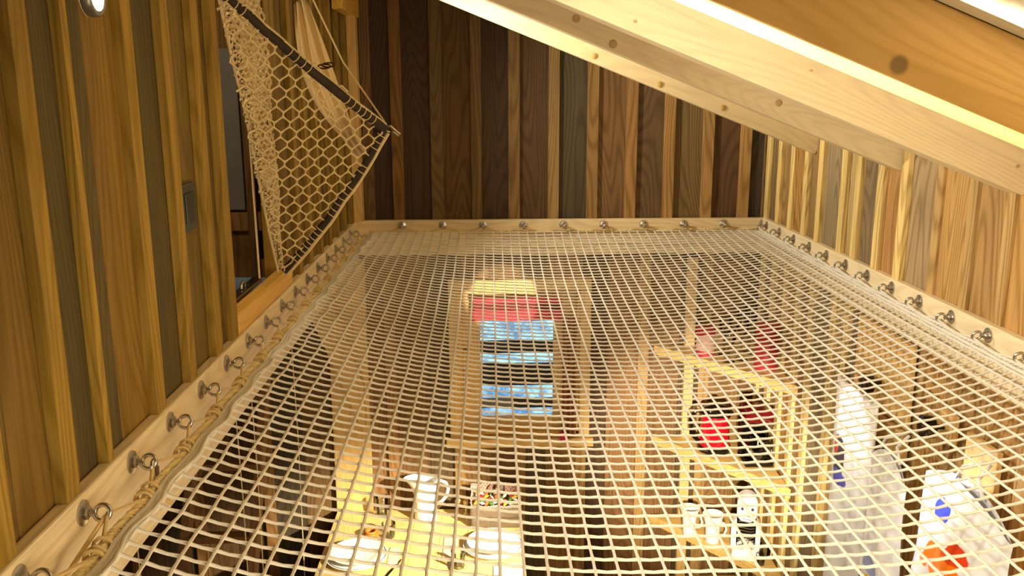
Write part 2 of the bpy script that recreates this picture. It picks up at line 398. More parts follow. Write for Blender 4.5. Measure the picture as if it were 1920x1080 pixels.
# rafters: each its own piece, resting on the right wall
SLA = math.radians(21.7)
def rafter(y, w, label, mat, depth=.136, plugs=()):
    L0, L1 = -2.25, .0           # along the slope, 0 at the right wall
    m = MB(); m.box(L0, L1, 0, w, 0, depth)
    n = 26
    o = m.build('rafter', mat, origin=(0, 0, 0), bevel=.0035)
    o.location = (1.38, y, -.275); o.rotation_euler = (0, SLA, 0)
    tag(o, label, 'rafter')
    WLOC[o.name] = Vector((0, 0, 0))
    for (u, v, r, mt) in plugs:
        q = MB(); q.lathe([(r, -.0012), (r*.92, -.0018), (.0001, -.0018)], (u, 0, v), 18, 'Y', close=False)
        q.build('wood_plug', mt, o, smooth=True)
    return o
M_plug = plain('end_grain_plug', (196, 160, 88), .6, var=.3)
M_knot = plain('pale_knot', (190, 158, 110), .6, var=.3)
rafter(3.79, .07, 'pale pine rafter nearest the dark back wall, with round wooden plugs', M_raft, plugs=((-.732, .020, .013, M_plug), (-.447, .030, .013, M_plug), (-1.03, .025, .012, M_plug)))
rafter(2.98, .07, 'brown-looking rafter in shade, its end corner standing on the right wall', M_raft, plugs=((-1.205, .051, .013, M_knot), (-1.064, .022, .014, M_knot), (-.483, .051, .012, M_knot)))
rafter(2.275, .09, 'broad cream rafter with tiny knots, third from the back wall', M_raft, plugs=((-1.111, .026, .004, M_knot), (-.655, .080, .003, M_knot), (-.053, .061, .005, M_knot)))
rafter(1.48, .13, 'big pine rafter toned amber for dim warm light, with a dark knot, nearest the camera', M_raftD)

# net beams on three sides
def beam(name, label, box, mat):
    m = MB(); m.box(*box); return tag(m.build(name, mat, bevel=.004), label, 'beam')
beam('support_beam', 'pale timber beam along the left wall carrying the net lacing', (XL-.0, XL+.027, -1.2, 4.40, -.835, -.633), M_beamY)
beam('support_beam', 'pale timber beam along the right wall with a row of eye bolts', (XR-.028, XR, -1.2, 4.40, -.805, -.633), M_beamY)
beam('support_beam', 'pale timber beam across the foot of the dark back wall', (XL+.0, XR, 4.402, 4.439, -.812, -.636), M_beamX)
m = MB(); m.box(XL+.021, XL+.064, 4.32, 4.40, -.632, .60)
tag(m.build('corner_post', M_pineZ, bevel=.003), 'pale upright post in the far left corner above the net', 'post')
m = MB(); m.box(XL+.021, XL+.067, 3.95, 4.45, .33, .50)
tag(m.build('wall_plate', M_pine, bevel=.003), 'short timber block on top of the far left corner post', 'timber block')
m = MB(); m.box(XL-.02, XL+.022, OY0+.003, 2.945, -.632, -.578)
tag(m.build('window_sill', M_pine, bevel=.004), 'bright yellow pine sill at the foot of the left wall opening', 'sill')

# ------------------------------------------------------------------ the net
NX0, NX1, NY0, NY1 = -.578, 1.318, .30, 4.385
def sag(x, y):
    u = (x-.37)/.95; u = max(-1, min(1, u))
    return .150*(1-abs(u)**2.3)*(1-math.exp(-(NY1-y)/.75))
def netp(x, y):
    wob = .006*math.sin(9*y+3*x)*math.exp(-(x-NX0)/.25)
    # the edge is pulled towards every second lacing point
    pull = .006*math.cos(2*PI*(y-1.536)/.2)*math.exp(-(x-NX0)/.05)
    return Vector((x+.5*wob-pull, y+.006*math.sin(4.3*x+1.1*y)+.004*math.sin(11*x+2*y), -.694-sag(x, y)+.3*wob))
netroot = thing('loft_net', 'large white braided net laced flat between the three pale beams', 'net', (.37, 2.0, -.84))
nn = MB(); NCX = 45; NRY = 97
dx = (NX1-NX0)/NCX; dy = (NY1-NY0)/NRY
RT = .0028
for i in range(NCX+1):
    x = NX0+i*dx; pts = []; rs = []
    for k in range(NRY*2+1):
        y = NY0+k*dy/2; p = netp(x, y); p.z += .0006 if k % 2 == 0 else 0; pts.append(p+Vector((random.uniform(-1, 1)*.0005, 0, 0))); rs.append(RT*1.25 if k % 2 == 0 else RT)
    nn.tube(pts, rs, 6)
for k in range(NRY+1):
    y = NY0+k*dy; pts = []; rs = []
    for i in range(NCX*2+1):
        x = NX0+i*dx/2; p = netp(x, y); bow = 0 if i % 2 == 0 else .0016
        pts.append(p+Vector((0, -bow+random.uniform(-1, 1)*.0004, -.0006 if i % 2 == 0 else -.0012))); rs.append(RT*1.25 if i % 2 == 0 else RT)
    nn.tube(pts, rs, 6)
nn.build('netting', M_net, netroot, smooth=True)
def ropepts(line, r, pitch, strands=3, phase=0):
    """centre lines of the strands of a laid rope"""
    out = []
    for s in range(strands):
        pts = []; d = 0
        for i, p in enumerate(line):
            a = line[max(0, i-1)]; b = line[min(len(line)-1, i+1)]; t = (b-a).normalized()
            if i: d += (p-line[i-1]).length
            u = t.cross(Vector((0, 0, 1))); u = u.normalized() if u.length > 1e-4 else Vector((1, 0, 0)); w = t.cross(u)
            q = 2*PI*(d/pitch+s/strands)+phase; pts.append(p+(u*math.cos(q)+w*math.sin(q))*r)
        out.append(pts)
    return out
def dense(line, step):
    out = [line[0]]
    for a, b in zip(line, line[1:]):
        n = max(1, int((b-a).length/step))
        out += [a.lerp(b, i/n) for i in range(1, n+1)]
    return out
LX, RX = -.610, 1.335
leftline = [Vector((LX+.003*math.sin(5*y)-.003*math.cos(2*PI*(y-1.536)/.2), y, -.700)) for y in [.3+i*.02 for i in range(203)]]
br = MB()
for s in ropepts(dense(leftline, .006), .0055, .036): br.tube(s, .0062, 5)
br.build('border_rope', M_rope, netroot, smooth=True)
rr = MB()
rightline = [Vector((RX+.004*math.cos(2*PI*(y-2.3223)/.2), y, -.690)) for y in [.3+i*.02 for i in range(204)]]
for s in ropepts(dense(rightline, .012), .004, .03): rr.tube(s, .0042, 5)
rr.build('border_rope', M_net, netroot, smooth=True)
bk = MB()
for s in ropepts(dense([Vector((x, 4.392, -.690+.003*math.sin(20*x))) for x in [-.6+i*.04 for i in range(49)]], .012), .004, .03): bk.tube(s, .0042, 5)
bk.build('border_rope', M_net2, netroot, smooth=True)
se = MB()      # braided selvedge: doubled meshes gathered along the left edge
for off, zz in ((-.594, -.697), (-.586, -.699), (-.579, -.700)):
    se.tube([Vector((off-.003*math.cos(2*PI*(y-1.536)/.2)+random.uniform(-.001, .001), y, zz)) for y in [.3+i*.02 for i in range(204)]], .0052, 6)
se.build('selvedge', M_net, netroot, smooth=True)
se = MB()
for off, zz in ((1.322, -.694), (1.310, -.699)):
    se.tube([Vector((off+random.uniform(-.002, .002), y, zz)) for y in [.3+i*.03 for i in range(136)]], .0045, 6)
se.build('selvedge', M_net, netroot, smooth=True)

# eye bolts: plate, shank, ring; ring points along local +X
ZB = -.662
proto = thing('eye_bolt', 'x', 'eye bolt', (0, 0, 0))
b = MB(); b.lathe([(.0001, 0), (.021, 0), (.021, .003), (.018, .0042), (.0001, .0042)], ax='X', n=20, close=False); b.build('washer', M_steel, proto, smooth=True)
b = MB(); b.lathe([(.011, .004), (.011, .012), (.0065, .013), (.006, .022)], ax='X', n=6); b.build('shank', M_steel, proto)
b = MB(); b.tube(arc((.032, 0, 0), .0125, 0, 2*PI, 22, (1, 0, 0), (0, .35, .937))[:-1], .0038, 8, closed=True); b.build('ring', M_steel, proto, smooth=True)
LBY = [1.3361+.2*i-.2 for i in range(0, 16)]
bolts_left = [1.536+.2*i for i in range(-3, 14)]
first = True
def bolt(x, y, rz, label):
    global first
    if first:
        proto.location = (x, y, ZB); proto.rotation_euler = (0, 0, rz); proto['label'] = label; first = False; return proto
    return dup(proto, (x, y, ZB), rz, label)
for i, y in enumerate(bolts_left):
    k = len(bolts_left)-1-i
    o = bolt(XL+.027, y, 0, 'steel eye bolt on the left beam, ' + ('closest to the far corner post' if k == 0 else '%sfrom the far corner' % ORD[k]))
    o['group'] = 'eye bolts along the left beam'
bolts_right = [2.3223+.2*i for i in range(-4, 11)]
for i, y in enumerate(bolts_right):
    k = len(bolts_right)-1-i
    o = bolt(XR-.028, y, PI, 'steel eye bolt on the right beam, ' + ('closest to the back wall' if k == 0 else '%sfrom the back wall' % ORD[k]))
    o['group'] = 'eye bolts along the right beam'
bolts_back = [-.438+.2*i for i in range(-1, 10)]
bolts_back = [x for x in bolts_back if x > -.60]
for i, x in enumerate(bolts_back):
    o = bolt(x, 4.402, -PI/2, 'steel eye bolt on the back beam, ' + ('leftmost of its row' if i == 0 else '%sfrom the left' % ORD[i]))
    o['group'] = 'eye bolts along the back beam'

# lacing cords: ring -> rope -> ring
def lacing(pts_ring, ropept, ahead, mat, r, name, wraps=True):
    m = MB(); line = []
    for i, (ring, y) in enumerate(pts_ring):
        line += [ropept(y-.045), ring+Vector((0, -.004, 0)), ring+Vector((0, .004, .002)), ropept(y+.115)]
    m.tube(dense([Vector(p) for p in line], .05), r, 6)
    if wraps:
        for i, (ring, y) in enumerate(pts_ring):
            for yy in (y-.045, y+.115, y+.127):
                c = ropept(yy); m.tube(arc(c, .0135, 0, 2*PI, 10, (1, .25, 0), (0, 0, 1))[:-1], r*.9, 5, closed=True)
    return m.build(name, mat, netroot, smooth=True)
rp = lambda y: Vector((LX-.003*math.cos(2*PI*(y-1.536)/.2), y, -.695))
lacing([(Vector((XL+.027+.040, y, ZB-.006)), y) for y in bolts_left if y < 4.25], rp, 1, M_cord, .0036, 'lacing_cord')
rp2 = lambda y: Vector((RX, y, -.688))
lacing([(Vector((XR-.028-.040, y, ZB-.008)), y) for y in bolts_right], rp2, 1, M_net, .003, 'lacing_cord', False)
m = MB(); line = []
for x in bolts_back: line += [Vector((x-.07, 4.392, -.690)), Vector((x-.004, 4.366, ZB-.008)), Vector((x+.004, 4.366, ZB-.008)), Vector((x+.075, 4.392, -.69))]
m.tube(dense(line, .05), .0028, 6); m.build('lacing_cord', M_cord, netroot, smooth=True)
# carabiner and slack cord on two near left rings
def carabiner(x, y, z, label):
    t = thing('carabiner', label, 'carabiner', (x, y, z-.075))
    m = MB(); pts = arc((x, y, z-.012), .011, 0, PI, 8, (0, 1, 0), (0, 0, 1))+arc((x, y+.001, z-.062), .008, PI, 2*PI, 8, (0, 1, 0), (0, 0, 1))
    m.tube(pts, .0036, 8, closed=True); m.build('hook', M_steel, t, smooth=True)
    m = MB(); m.tube([(x+.001, y+.0105, z-.018), (x+.001, y+.008, z-.055)], .0042, 8); m.build('gate', plain('brown_sleeve', (92, 62, 34), .6), t, smooth=True)
    m = MB(); m.tube([(x+.003, y-.004, z-.066), (x+.03, y-.005, z-.085)], .0035, 6); m.build('cord_end', M_cord, t, smooth=True)
carabiner(XL+.027+.040, 1.536, ZB+.004, 'dark steel carabiner hanging from the second nearest left eye bolt')
m = MB()
for k in (0, 1): m.tube([(XL+.062, 1.336+.012*k, ZB-.006), (XL+.050, 1.24+.02*k, -.70), (XL+.042, 1.13+.02*k, -.735), (XL+.036, .95, -.77)], .0032, 6)
tag(m.build('slack_cord', M_cord, smooth=True), 'slack doubled cord trailing from the lowest left eye bolt', 'cord')

# ------------------------------------------------------------------ netted hoop on the left wall opening
A = Vector((-.655, 2.30, .235)); B = Vector((-.313, 2.75, -.122)); Cc = Vector((-.645, 2.76, -.558))
hr = thing('hanging_net_gate', 'triangular dark wooden frame covered in knotted cream net beside the opening', 'net gate', Cc)
def bent(a, b, off, n=14):
    return [a.lerp(b, i/n)+Vector(off)*math.sin(PI*i/n)+Vector((random.uniform(-1, 1), random.uniform(-1, 1), random.uniform(-1, 1)))*.002 for i in range(n+1)]
AB = bent(A, B, (.004, 0, -.012)); BC = bent(B, Cc, (0, 0, -.022))
for line in (AB, BC):
    m = MB(); m.tube(line, [.0125+random.uniform(-.0012, .0015) for _ in line], 12); m.build('frame_stick', M_stick, hr, smooth=True)
m = MB(); m.tube([p+Vector((0, -.004, .014)) for p in AB], .0062, 6); m.tube([p+Vector((.008, -.004, -.011)) for p in BC], .0055, 6)
m.build('edge_cord', M_net2, hr, smooth=True)
def hexnet(m, org, eu, ev, su, sv, inside, r, bulge, nu, nv, keep=lambda p: True):
    """elongated hexagon cells laid in the plane org+u*eu+v*ev, clipped to inside(u,v)"""
    def P(u, v): return org+eu*u+ev*v+bulge(u, v)
    def seg(a, b):
        if inside(*a) and inside(*b):
            mid = ((a[0]+b[0])/2, (a[1]+b[1])/2)
            m.tube([P(*a), P(*mid), P(*b)], [r*1.5, r*.9, r*1.5], 5, cap=False)
    for j in range(-nv, nv):
        for i in range(-nu, nu):
            x = (i+(.5 if j % 2 else 0))*su; y = j*sv
            # vertical short edge and two slanted edges
            a = (x, y); b_ = (x, y+sv*.42); l = (x-su/2, y+sv); r_ = (x+su/2, y+sv)
            seg(a, b_); seg(b_, l); seg(b_, r_)
# front face A-B-C
eu = (B-A); lenu = eu.length; eu = eu.normalized(); nrm = (B-A).cross(Cc-A).normalized(); ev = nrm.cross(eu).normalized()
if ev.z < 0: ev = -ev
# use world-ish axes: v up
upv = Vector((0, 0, 1)); ev = (upv-nrm*upv.dot(nrm)).normalized(); eu = ev.cross(nrm).normalized()
if eu.x < 0: eu = -eu
def uv(p): d = p-A; return (d.dot(eu), d.dot(ev))
TA, TB, TC = uv(A), uv(B), uv(Cc)
def intri(px, py, pad=.008):
    def sgn(a, b): return (px-b[0])*(a[1]-b[1])-(a[0]-b[0])*(py-b[1])
    def dist(a, b): return sgn(a, b)/math.hypot(a[0]-b[0], a[1]-b[1])
    d = [dist(TA, TB), dist(TB, TC), dist(TC, TA)]
    return all(x <= pad for x in d) or all(x >= -pad for x in d)
m = MB()
hexnet(m, A, eu, ev, .046, .031, lambda u, v: intri(u, v, .018), .0022, lambda u, v: nrm*.0+Vector((0, -.012, 0)), 40, 60)
m.build('front_netting', M_net2, hr, smooth=True)
# side netting lying against the wall opening, seen nearly edge-on
poly = [(2.30, .235), (2.34, .52), (2.655, .52), (2.69, .1), (2.775, -.55), (2.735, -.56)]
def inpoly(x, y):
    c = False; n = len(poly)
    for i in range(n):
        x1, y1 = poly[i]; x2, y2 = poly[(i+1) % n]
        if (y1 > y) != (y2 > y) and x < (x2-x1)*(y-y1)/(y2-y1)+x1: c = not c
    return c
m = MB()
for lay, dxx in ((0, 0), (1, .014)):
    hexnet(m, Vector((-.662+dxx, 0, 0)), Vector((0, 1, 0)), Vector((0, 0, 1)), .036+.004*lay, .0145+.002*lay, inpoly, .0034,
           lambda u, v, d=dxx: Vector((.006*math.sin(31*u)+.004*math.sin(17*v), .003*math.sin(9*v+d*90), 0)), 90, 60)
m.build('side_netting', M_net2, hr, smooth=True)
m = MB()
m.tube([Vector((-.662, y, z)) for y, z in [(2.30, .235), (2.40, .06), (2.48, -.06), (2.56, -.22), (2.66, -.42), (2.74, -.555)]], .004, 6)
m.tube([Vector((-.655, y, z)) for y, z in ((2.655, .52), (2.68, .2), (2.70, 0), (2.74, -.3), (2.775, -.55))], .004, 6)
m.build('edge_cord', M_net2, hr, smooth=True)
for line in (AB, BC):      # loops of twine around the sticks
    for i in range(1, 14):
        if i in (1, 2, 6, 7, 11, 12, 13) or (line is BC and i % 2 == 0):
            for f in (.0, .5):
                m = MB(); c = line[i-1].lerp(line[i], f); d = (line[i]-line[i-1]).normalized(); u = d.orthogonal().normalized(); w = d.cross(u)
                m.tube(arc(c, .0148, 0, 2*PI, 10, u, w)[:-1], .0016, 5, closed=True)
                m.build('binding_twine', M_net2, hr, smooth=True)
m = MB(); m.tube([B+Vector((.0, 0, .01)), B+Vector((.012, 0, .012)), B+Vector((.03, 0, -.004)), B+Vector((.04, 0, -.012)), B+Vector((.036, 0, -.018)), B+Vector((.02, 0, -.006))], .0032, 7)
m.build('end_hook', M_steel, hr, smooth=True)
q = A.lerp(B, .55)+Vector((.012, .0, .022))
m = MB()
for k in (0, 1): m.tube(arc(q+Vector((.012*k, 0, .004*k)), .017, 0, 2*PI, 16, (1, .2, 0), (0, .8, .35))[:-1], .0022, 6, closed=True)
m.build('wire_ring', plain('dark_wire', (70, 50, 28), .4, .8), hr, smooth=True)
# gathered net cloth and its rope, from a high hook down to the frame tip
H = Vector((-.60, 2.98, .272)); E1 = Vector((-.40, 2.80, -.20))
m = MB()
def cloth(u, v):
    c = H.lerp(E1, u)+Vector((-.025*math.sin(PI*u), 0, -.02*math.sin(PI*u)))
    w = (.016+.030*math.sin(PI*min(1, u*1.15))+.004)
    return c+Vector((1, 0, .45)).normalized()*(v-.5)*2*w+Vector((0, .012*math.sin(v*15+u*4), 0))
m.grid(cloth, 30, 34)
tag(m.build('gathered_net_cloth', twine('fine_cream_mesh', (226, 198, 138), 500), smooth=True, solid=.002), 'gathered cream mesh cloth hanging from the corner behind the triangular net', 'cloth')
m = MB(); m.tube([Vector((-.585, 2.97, .34)), Vector((-.45, 2.85, .08)), B+Vector((-.006, .012, .024))], .0028, 6)
tag(m.build('support_rope', M_net2, smooth=True), 'thin rope rising from the triangular frame tip to the roof', 'rope')
m = MB(); m.tube([Vector((-.70, 2.635, .45)), Vector((-.70, 2.65, 0)), Vector((-.702, 2.67, -.56))], .0034, 6)
tag(m.build('pull_string', M_net2, smooth=True), 'white string hanging straight down inside the wall opening', 'string')
t = thing('cable_bracket', 'small dark bracket with a metal loop behind the yellow sill', 'bracket', (-.72, 2.55, -.578))
m = MB(); m.box(-.735, -.707, 2.40, 2.72, -.578, -.564); m.build('arm', M_black, t, bevel=.003)
m = MB(); m.tube(arc((-.72, 2.55, -.562), .018, 0, PI, 10, (0, 1, 0), (0, 0, 1)), .004, 6); m.build('loop', M_steel, t, smooth=True)

# ------------------------------------------------------------------ wall lamps and switch
M_led = emit('lamp_lens', (1, .92, .80), 30)
def wall_lamp(y, z, label):
    t = thing('wall_lamp', label, 'lamp', (XL, y, z-.03))
    m = MB(); m.lathe([(.037, 0), (.037, .013), (.034, .017), (.027, .017), (.0255, .011)], (XL, y, z), 28, 'X', close=False); m.build('housing', plain('grey_metal_ring', (120, 116, 108), .35, .7), t, smooth=True)
    m = MB(); m.lathe([(.0001, .012), (.0255, .012)], (XL, y, z), 24, 'X', close=False); m.build('lens', M_led, t)
wall_lamp(1.615, .158, 'round grey-rimmed spot lamp shining at the top left on the plank wall')
wall_lamp(3.535, .225, 'small glowing spot lamp on the far left wall beside the hanging cloth')
t = thing('light_switch', 'dark grey light switch on the left plank wall', 'switch', (XL, 2.015, -.31))
m = MB(); m.box(XL, XL+.010, 1.962, 2.062, -.312, -.205); m.build('plate', M_dark, t, bevel=.003)
m = MB(); m.box(XL+.009, XL+.014, 1.985, 2.040, -.292, -.225); m.build('rocker', plain('switch_rocker', (44, 44, 38), .35), t, bevel=.002)

# ------------------------------------------------------------------ window in the lower back wall
fr = MB()
fr.box(WX0-.055, WX0, YB-.04, YB+.0, WZ0-.05, WZ1+.05); fr.box(WX1, WX1+.055, YB-.04, YB, WZ0-.05, WZ1+.05)
wn = fr.build('window_1', M_pineZ, bevel=.003); tag(wn, kind='structure')
m = MB(); m.box(WX0-.055, WX1+.055, YB-.045, YB, WZ1, WZ1+.055); m.build('head_casing', M_pineX, wn, bevel=.003)
m = MB(); m.box(WX0-.075, WX1+.075, YB-.065, YB+.0, WZ0-.05, WZ0-.005); m.build('window_sill', M_pineX, wn, bevel=.003)
m = MB()   # reveal lining
m.box(WX0-.002, WX0+.012, YB, YB+.20, WZ0, WZ1); m.box(WX1-.012, WX1+.002, YB, YB+.20, WZ0, WZ1)
m.box(WX0, WX1, YB, YB+.20, WZ0-.002, WZ0+.012); m.box(WX0, WX1, YB, YB+.20, WZ1-.012, WZ1+.002); m.build('lining', M_pine, wn)
GX0, GX1, GZ0, GZ1 = -.060, .325, -1.715, -1.14
m = MB()
m.box(WX0+.012, GX0, YB+.06, YB+.11, WZ0+.012, WZ1-.012); m.box(GX1, WX1-.012, YB+.06, YB+.11, WZ0+.012, WZ1-.012)
m.box(GX0, GX1, YB+.06, YB+.11, WZ0+.012, GZ0); m.box(GX0, GX1, YB+.06, YB+.11, GZ1, WZ1-.012); m.build('sash', M_pineZ, wn, bevel=.004)
m = MB(); m.box(GX0+.001, GX1-.001, YB+.083, YB+.087, GZ0+.001, GZ1-.001); m.build('pane', M_glass, wn)
M_shut = plain('dark_shutter_board', (34, 26, 34), .6)
for z0, z1 in ((-1.410, -1.338), (-1.595, -1.467), (-1.725, -1.668)):
    m = MB(); m.box(GX0-.09, GX1+.09, YB+.22, YB+.235, z0, z1); m.build('shutter_board', M_shut, wn, bevel=.003)
m = MB(); m.lathe([(.006, 0), (.006, .02), (.013, .024), (.013, .034), (.004, .038)], (WX0+.03, YB+.03, -1.34), 14, 'Y'); m.build('handle', M_brass, wn, smooth=True)
# red roller blind: two folds with a darker gap
t = thing('red_blind', 'crimson folded fabric blind drawn up across the top of the lower window', 'blind', (.10, YB-.03, -1.155))
for z0, z1, y in ((-1.062, -1.04, -.055), (-1.155, -1.10, -.055)):
    m = MB(); m.grid(lambda u, v, z0=z0, z1=z1, y=y: Vector((-.100+.46*u, YB+y+.006*math.sin(v*PI)+.003*math.sin(u*25), z0+(z1-z0)*v)), 24, 6); m.build('fold', M_redcloth, t, smooth=True, solid=.006)
m = MB(); m.box(-.098, .358, YB-.045, YB-.038, -1.12, -1.04); m.build('back_cloth', plain('dark_red_cloth', (120, 18, 34), .9), t)
t = MB(); t.grid(lambda u, v: Vector((.365+.065*u, YB-.052+.012*math.sin(u*16), -1.80+.66*v)), 20, 10)
tag(t.build('side_curtain', plain('rust_curtain', (150, 92, 58), .9, bump=.3, bscale=200), smooth=True, solid=.004), 'narrow rust-brown curtain bunched right of the lower window', 'curtain')
m = MB(); m.box(.352, .382, YB-.085, YB-.066, -1.80, -1.755)
tag(m.build('red_tag', M_redcloth, bevel=.003), 'tiny red tag at the lower right corner of the window', 'tag')
# outside: frosty bank seen through the panes
ob = MB()
ob.grid(lambda u, v: Vector((-5+10*u, 5.2+5.5*v, -3.3+2.6*v+.25*math.sin(9*u+7*v)*math.sin(17*v+5*u))), 50, 40)
mo, t_, N_, L_, b_ = nm('frosted_bank'); tc = N_.new('ShaderNodeTexCoord'); no = N_.new('ShaderNodeTexNoise'); no.inputs['Scale'].default_value = 7; no.inputs['Detail'].default_value = 6; no.inputs['Roughness'].default_value = .7
cr = N_.new('ShaderNodeValToRGB'); cr.color_ramp.elements[0].position = .38; cr.color_ramp.elements[0].color = (.10, .22, .30, 1); cr.color_ramp.elements[1].position = .6; cr.color_ramp.elements[1].color = (.9, .95, 1, 1)
L_.new(tc.outputs['Object'], no.inputs['Vector']); L_.new(no.outputs['Fac'], cr.inputs[0]); L_.new(cr.outputs[0], b_.inputs['Base Color'])
tag(ob.build('frosted_bank', mo, smooth=True), 'blue frosted ground outside the lower window', 'ground', kind='structure')

# ------------------------------------------------------------------ lower left: panel post, brace, ladder
m = MB(); m.box(-.835, -.640, 4.427, 4.458, -2.95, -.84)
tag(m.build('partition_post', M_pineZ, bevel=.004), 'broad pale upright post under the left beam beside the table', 'post')
m = MB(); m.prism([(-.98, 4.25, -.84), (-.83, 4.25, -.84), (-.64, 4.25, -1.45), (-.64, 4.25, -1.72)], (0, .05, 0))
tag(m.build('diagonal_brace', M_pineZ, bevel=.004), 'pale diagonal brace board across the partition post', 'brace')
M_oldwood = wood('old_ladder_wood', 'Z', (128, 92, 52), .7, ring=.6)
t = thing('ladder', 'rough plank ladder leaning in the dark lower left corner', 'ladder', (-1.25, 3.5, -2.95))
for xx in (-1.36, -1.06):
    m = MB(); a = Vector((xx, 3.0, -2.95)); b2 = Vector((xx, 4.15, -.86)); d = (b2-a); m.prism([a, a+Vector((.035, 0, 0)), a+Vector((.035, .08, 0)), a+Vector((0, .08, 0))], d)
    m.build('rail', M_oldwood, t, bevel=.003)
for k in range(7):
    f = .1+k*.13; c = Vector((-1.36, 3.0, -2.95)).lerp(Vector((-1.36, 4.15, -.86)), f)
    m = MB(); m.box(-1.34, -1.05, c.y+.01, c.y+.07, c.z, c.z+.03); m.build('rung', M_oldwood, t, bevel=.002)
for k, (x, y, lab) in enumerate(((-1.02, 3.6, 'thin pale cord hanging straight down nearest the lower ladder'), (-.93, 4.0, 'thin pale cord hanging midway between ladder and partition post'), (-1.00, 3.3, 'pale cord hanging in front of the lower ladder'))):
    m = MB(); m.tube([(x, y, -.76), (x+.01, y, -1.6), (x, y, -2.6)], .0028, 6)
    tag(m.build('dangling_string', M_net2, smooth=True), lab, 'cord')
t = thing('orange_tassel', 'frayed orange tassel hanging low at the bottom left under the net', 'tassel', (-1.10, 2.55, -1.80))
m = MB()
for k in range(26):
    q = k*2.4; rr_ = .006+.03*random.random()
    m.tube([(-1.10, 2.55, -1.49), (-1.10+rr_*math.cos(q)*.8, 2.55+rr_*math.sin(q)*.8, -1.54), (-1.10+rr_*math.cos(q), 2.55+rr_*math.sin(q), -1.62-.05*random.random())], .003, 5)
m.build('threads', plain('orange_yarn', (236, 120, 20), .8), t, smooth=True)
m = MB(); m.tube([(-1.10, 2.55, -.76), (-1.10, 2.55, -1.50)], .0022, 5); m.build('cord', M_cord, t)

# ------------------------------------------------------------------ table and what stands on it
TZ = -2.2
t = thing('dining_table', 'pale pine table under the net against the lower back wall', 'table', (-.34, 3.7, -2.95))
m = MB()
for k in range(7): m.box(-.83+k*.1404, -.83+(k+1)*.1404-.0012, 2.9, 4.425, TZ-.035, TZ, tj((255, 255, 255), .08))
m.build('tabletop', M_table, t, bevel=.0015)
m = MB(); m.box(-.78, .10, 2.96, 2.99, TZ-.13, TZ-.036); m.box(-.78, .10, 4.36, 4.39, TZ-.13, TZ-.036); m.build('apron', M_table, t)
for x in (-.80, .06):
    for y in (2.93, 4.33): m = MB(); m.box(x, x+.07, y, y+.07, -2.95, TZ-.036); m.build('leg', M_table, t, bevel=.004)
def plate_set(x, y, lab1, lab2):
    t = thing('dinner_plate', lab1, 'plate', (x, y, TZ+.003), 'white plates laid on the table')
    m = MB(); m.lathe([(.0001, .003), (.085, .003), (.10, .006), (.148, .017), (.149, .019), (.146, .0195), (.10, .010), (.085, .007), (.0001, .007)], (x, y, TZ), 48, close=False); m.build('dish', M_china, t, smooth=True)
    m = MB(); m.tube(arc((x, y, TZ+.0205), .141, 0, 2*PI, 48, (1, 0, 0), (0, 1, 0))[:-1], .0016, 5, closed=True); m.build('gap_shadow_ring', M_grey, t)  # grey ring drawn for the shadow gap between the stacked plates
    s = MB(); s.lathe([(.0001, .014), (.07, .014), (.09, .018), (.128, .036), (.129, .038), (.126, .0385), (.09, .024), (.07, .019), (.0001, .018)], (x, y, TZ), 48, close=False)
    tag(s.build('soup_plate', M_china, smooth=True), lab2, 'plate', 'white plates laid on the table')
plate_set(-.655, 3.925, 'white dinner plate with grey gap-shadow ring at the left table setting', 'white soup plate stacked on the left dinner plate')
plate_set(.0, 4.01, 'white dinner plate with grey gap-shadow ring at the right table setting', 'white soup plate stacked on the right dinner plate')
def slab(name, lab, cat, x0, x1, y0, y1, z0, z1, mat): m = MB(); m.box(x0, x1, y0, y1, z0, z1); return tag(m.build(name, mat, bevel=.001), lab, cat)
slab('napkin', 'folded lilac-white napkin at the front right of the table', 'napkin', .0, .145, 3.56, 3.84, TZ, TZ+.005, plain('pale_napkin', (226, 214, 218), .9, bump=.3, bscale=300))
slab('napkin', 'blush napkin lying left of the right hand plate', 'napkin', -.245, -.175, 3.90, 4.14, TZ, TZ+.004, plain('pink_napkin', (236, 206, 176), .9))
slab('napkin', 'small blush napkin between the left plate and glasses', 'napkin', -.505, -.455, 3.86, 4.02, TZ, TZ+.004, plain('pink_napkin', (236, 206, 176), .9))
def cutlery(x, y, rz, kind, lab):
    t = thing(kind, lab, kind, (x, y, TZ+.001), rz=rz); WLOC[t.name] = Vector((0, 0, 0))
    m = MB(); m.box(-.006, .006, -.10, .01, .001, .004); m.build('grip', M_black if kind == 'knife' else M_steel, t, bevel=.0015)
    m = MB()
    if kind == 'knife': m.prism([(-.005, .01, .001), (.005, .01, .001), (.007, .09, .001), (0, .115, .001), (-.005, .09, .001)], (0, 0, .0015))
    else:
        m.box(-.010, .010, .01, .03, .001, .003)
        for k in range(4): m.box(-.010+.0055*k, -.0065+.0055*k, .03, .075, .001, .003)
    m.build('blade' if kind == 'knife' else 'tines', M_steel, t)
cutlery(-.478, 3.80, -.35, 'knife', 'dark-handled knife right of the left plate')
cutlery(-.20, 3.80, .1, 'fork', 'steel fork left of the right plate')
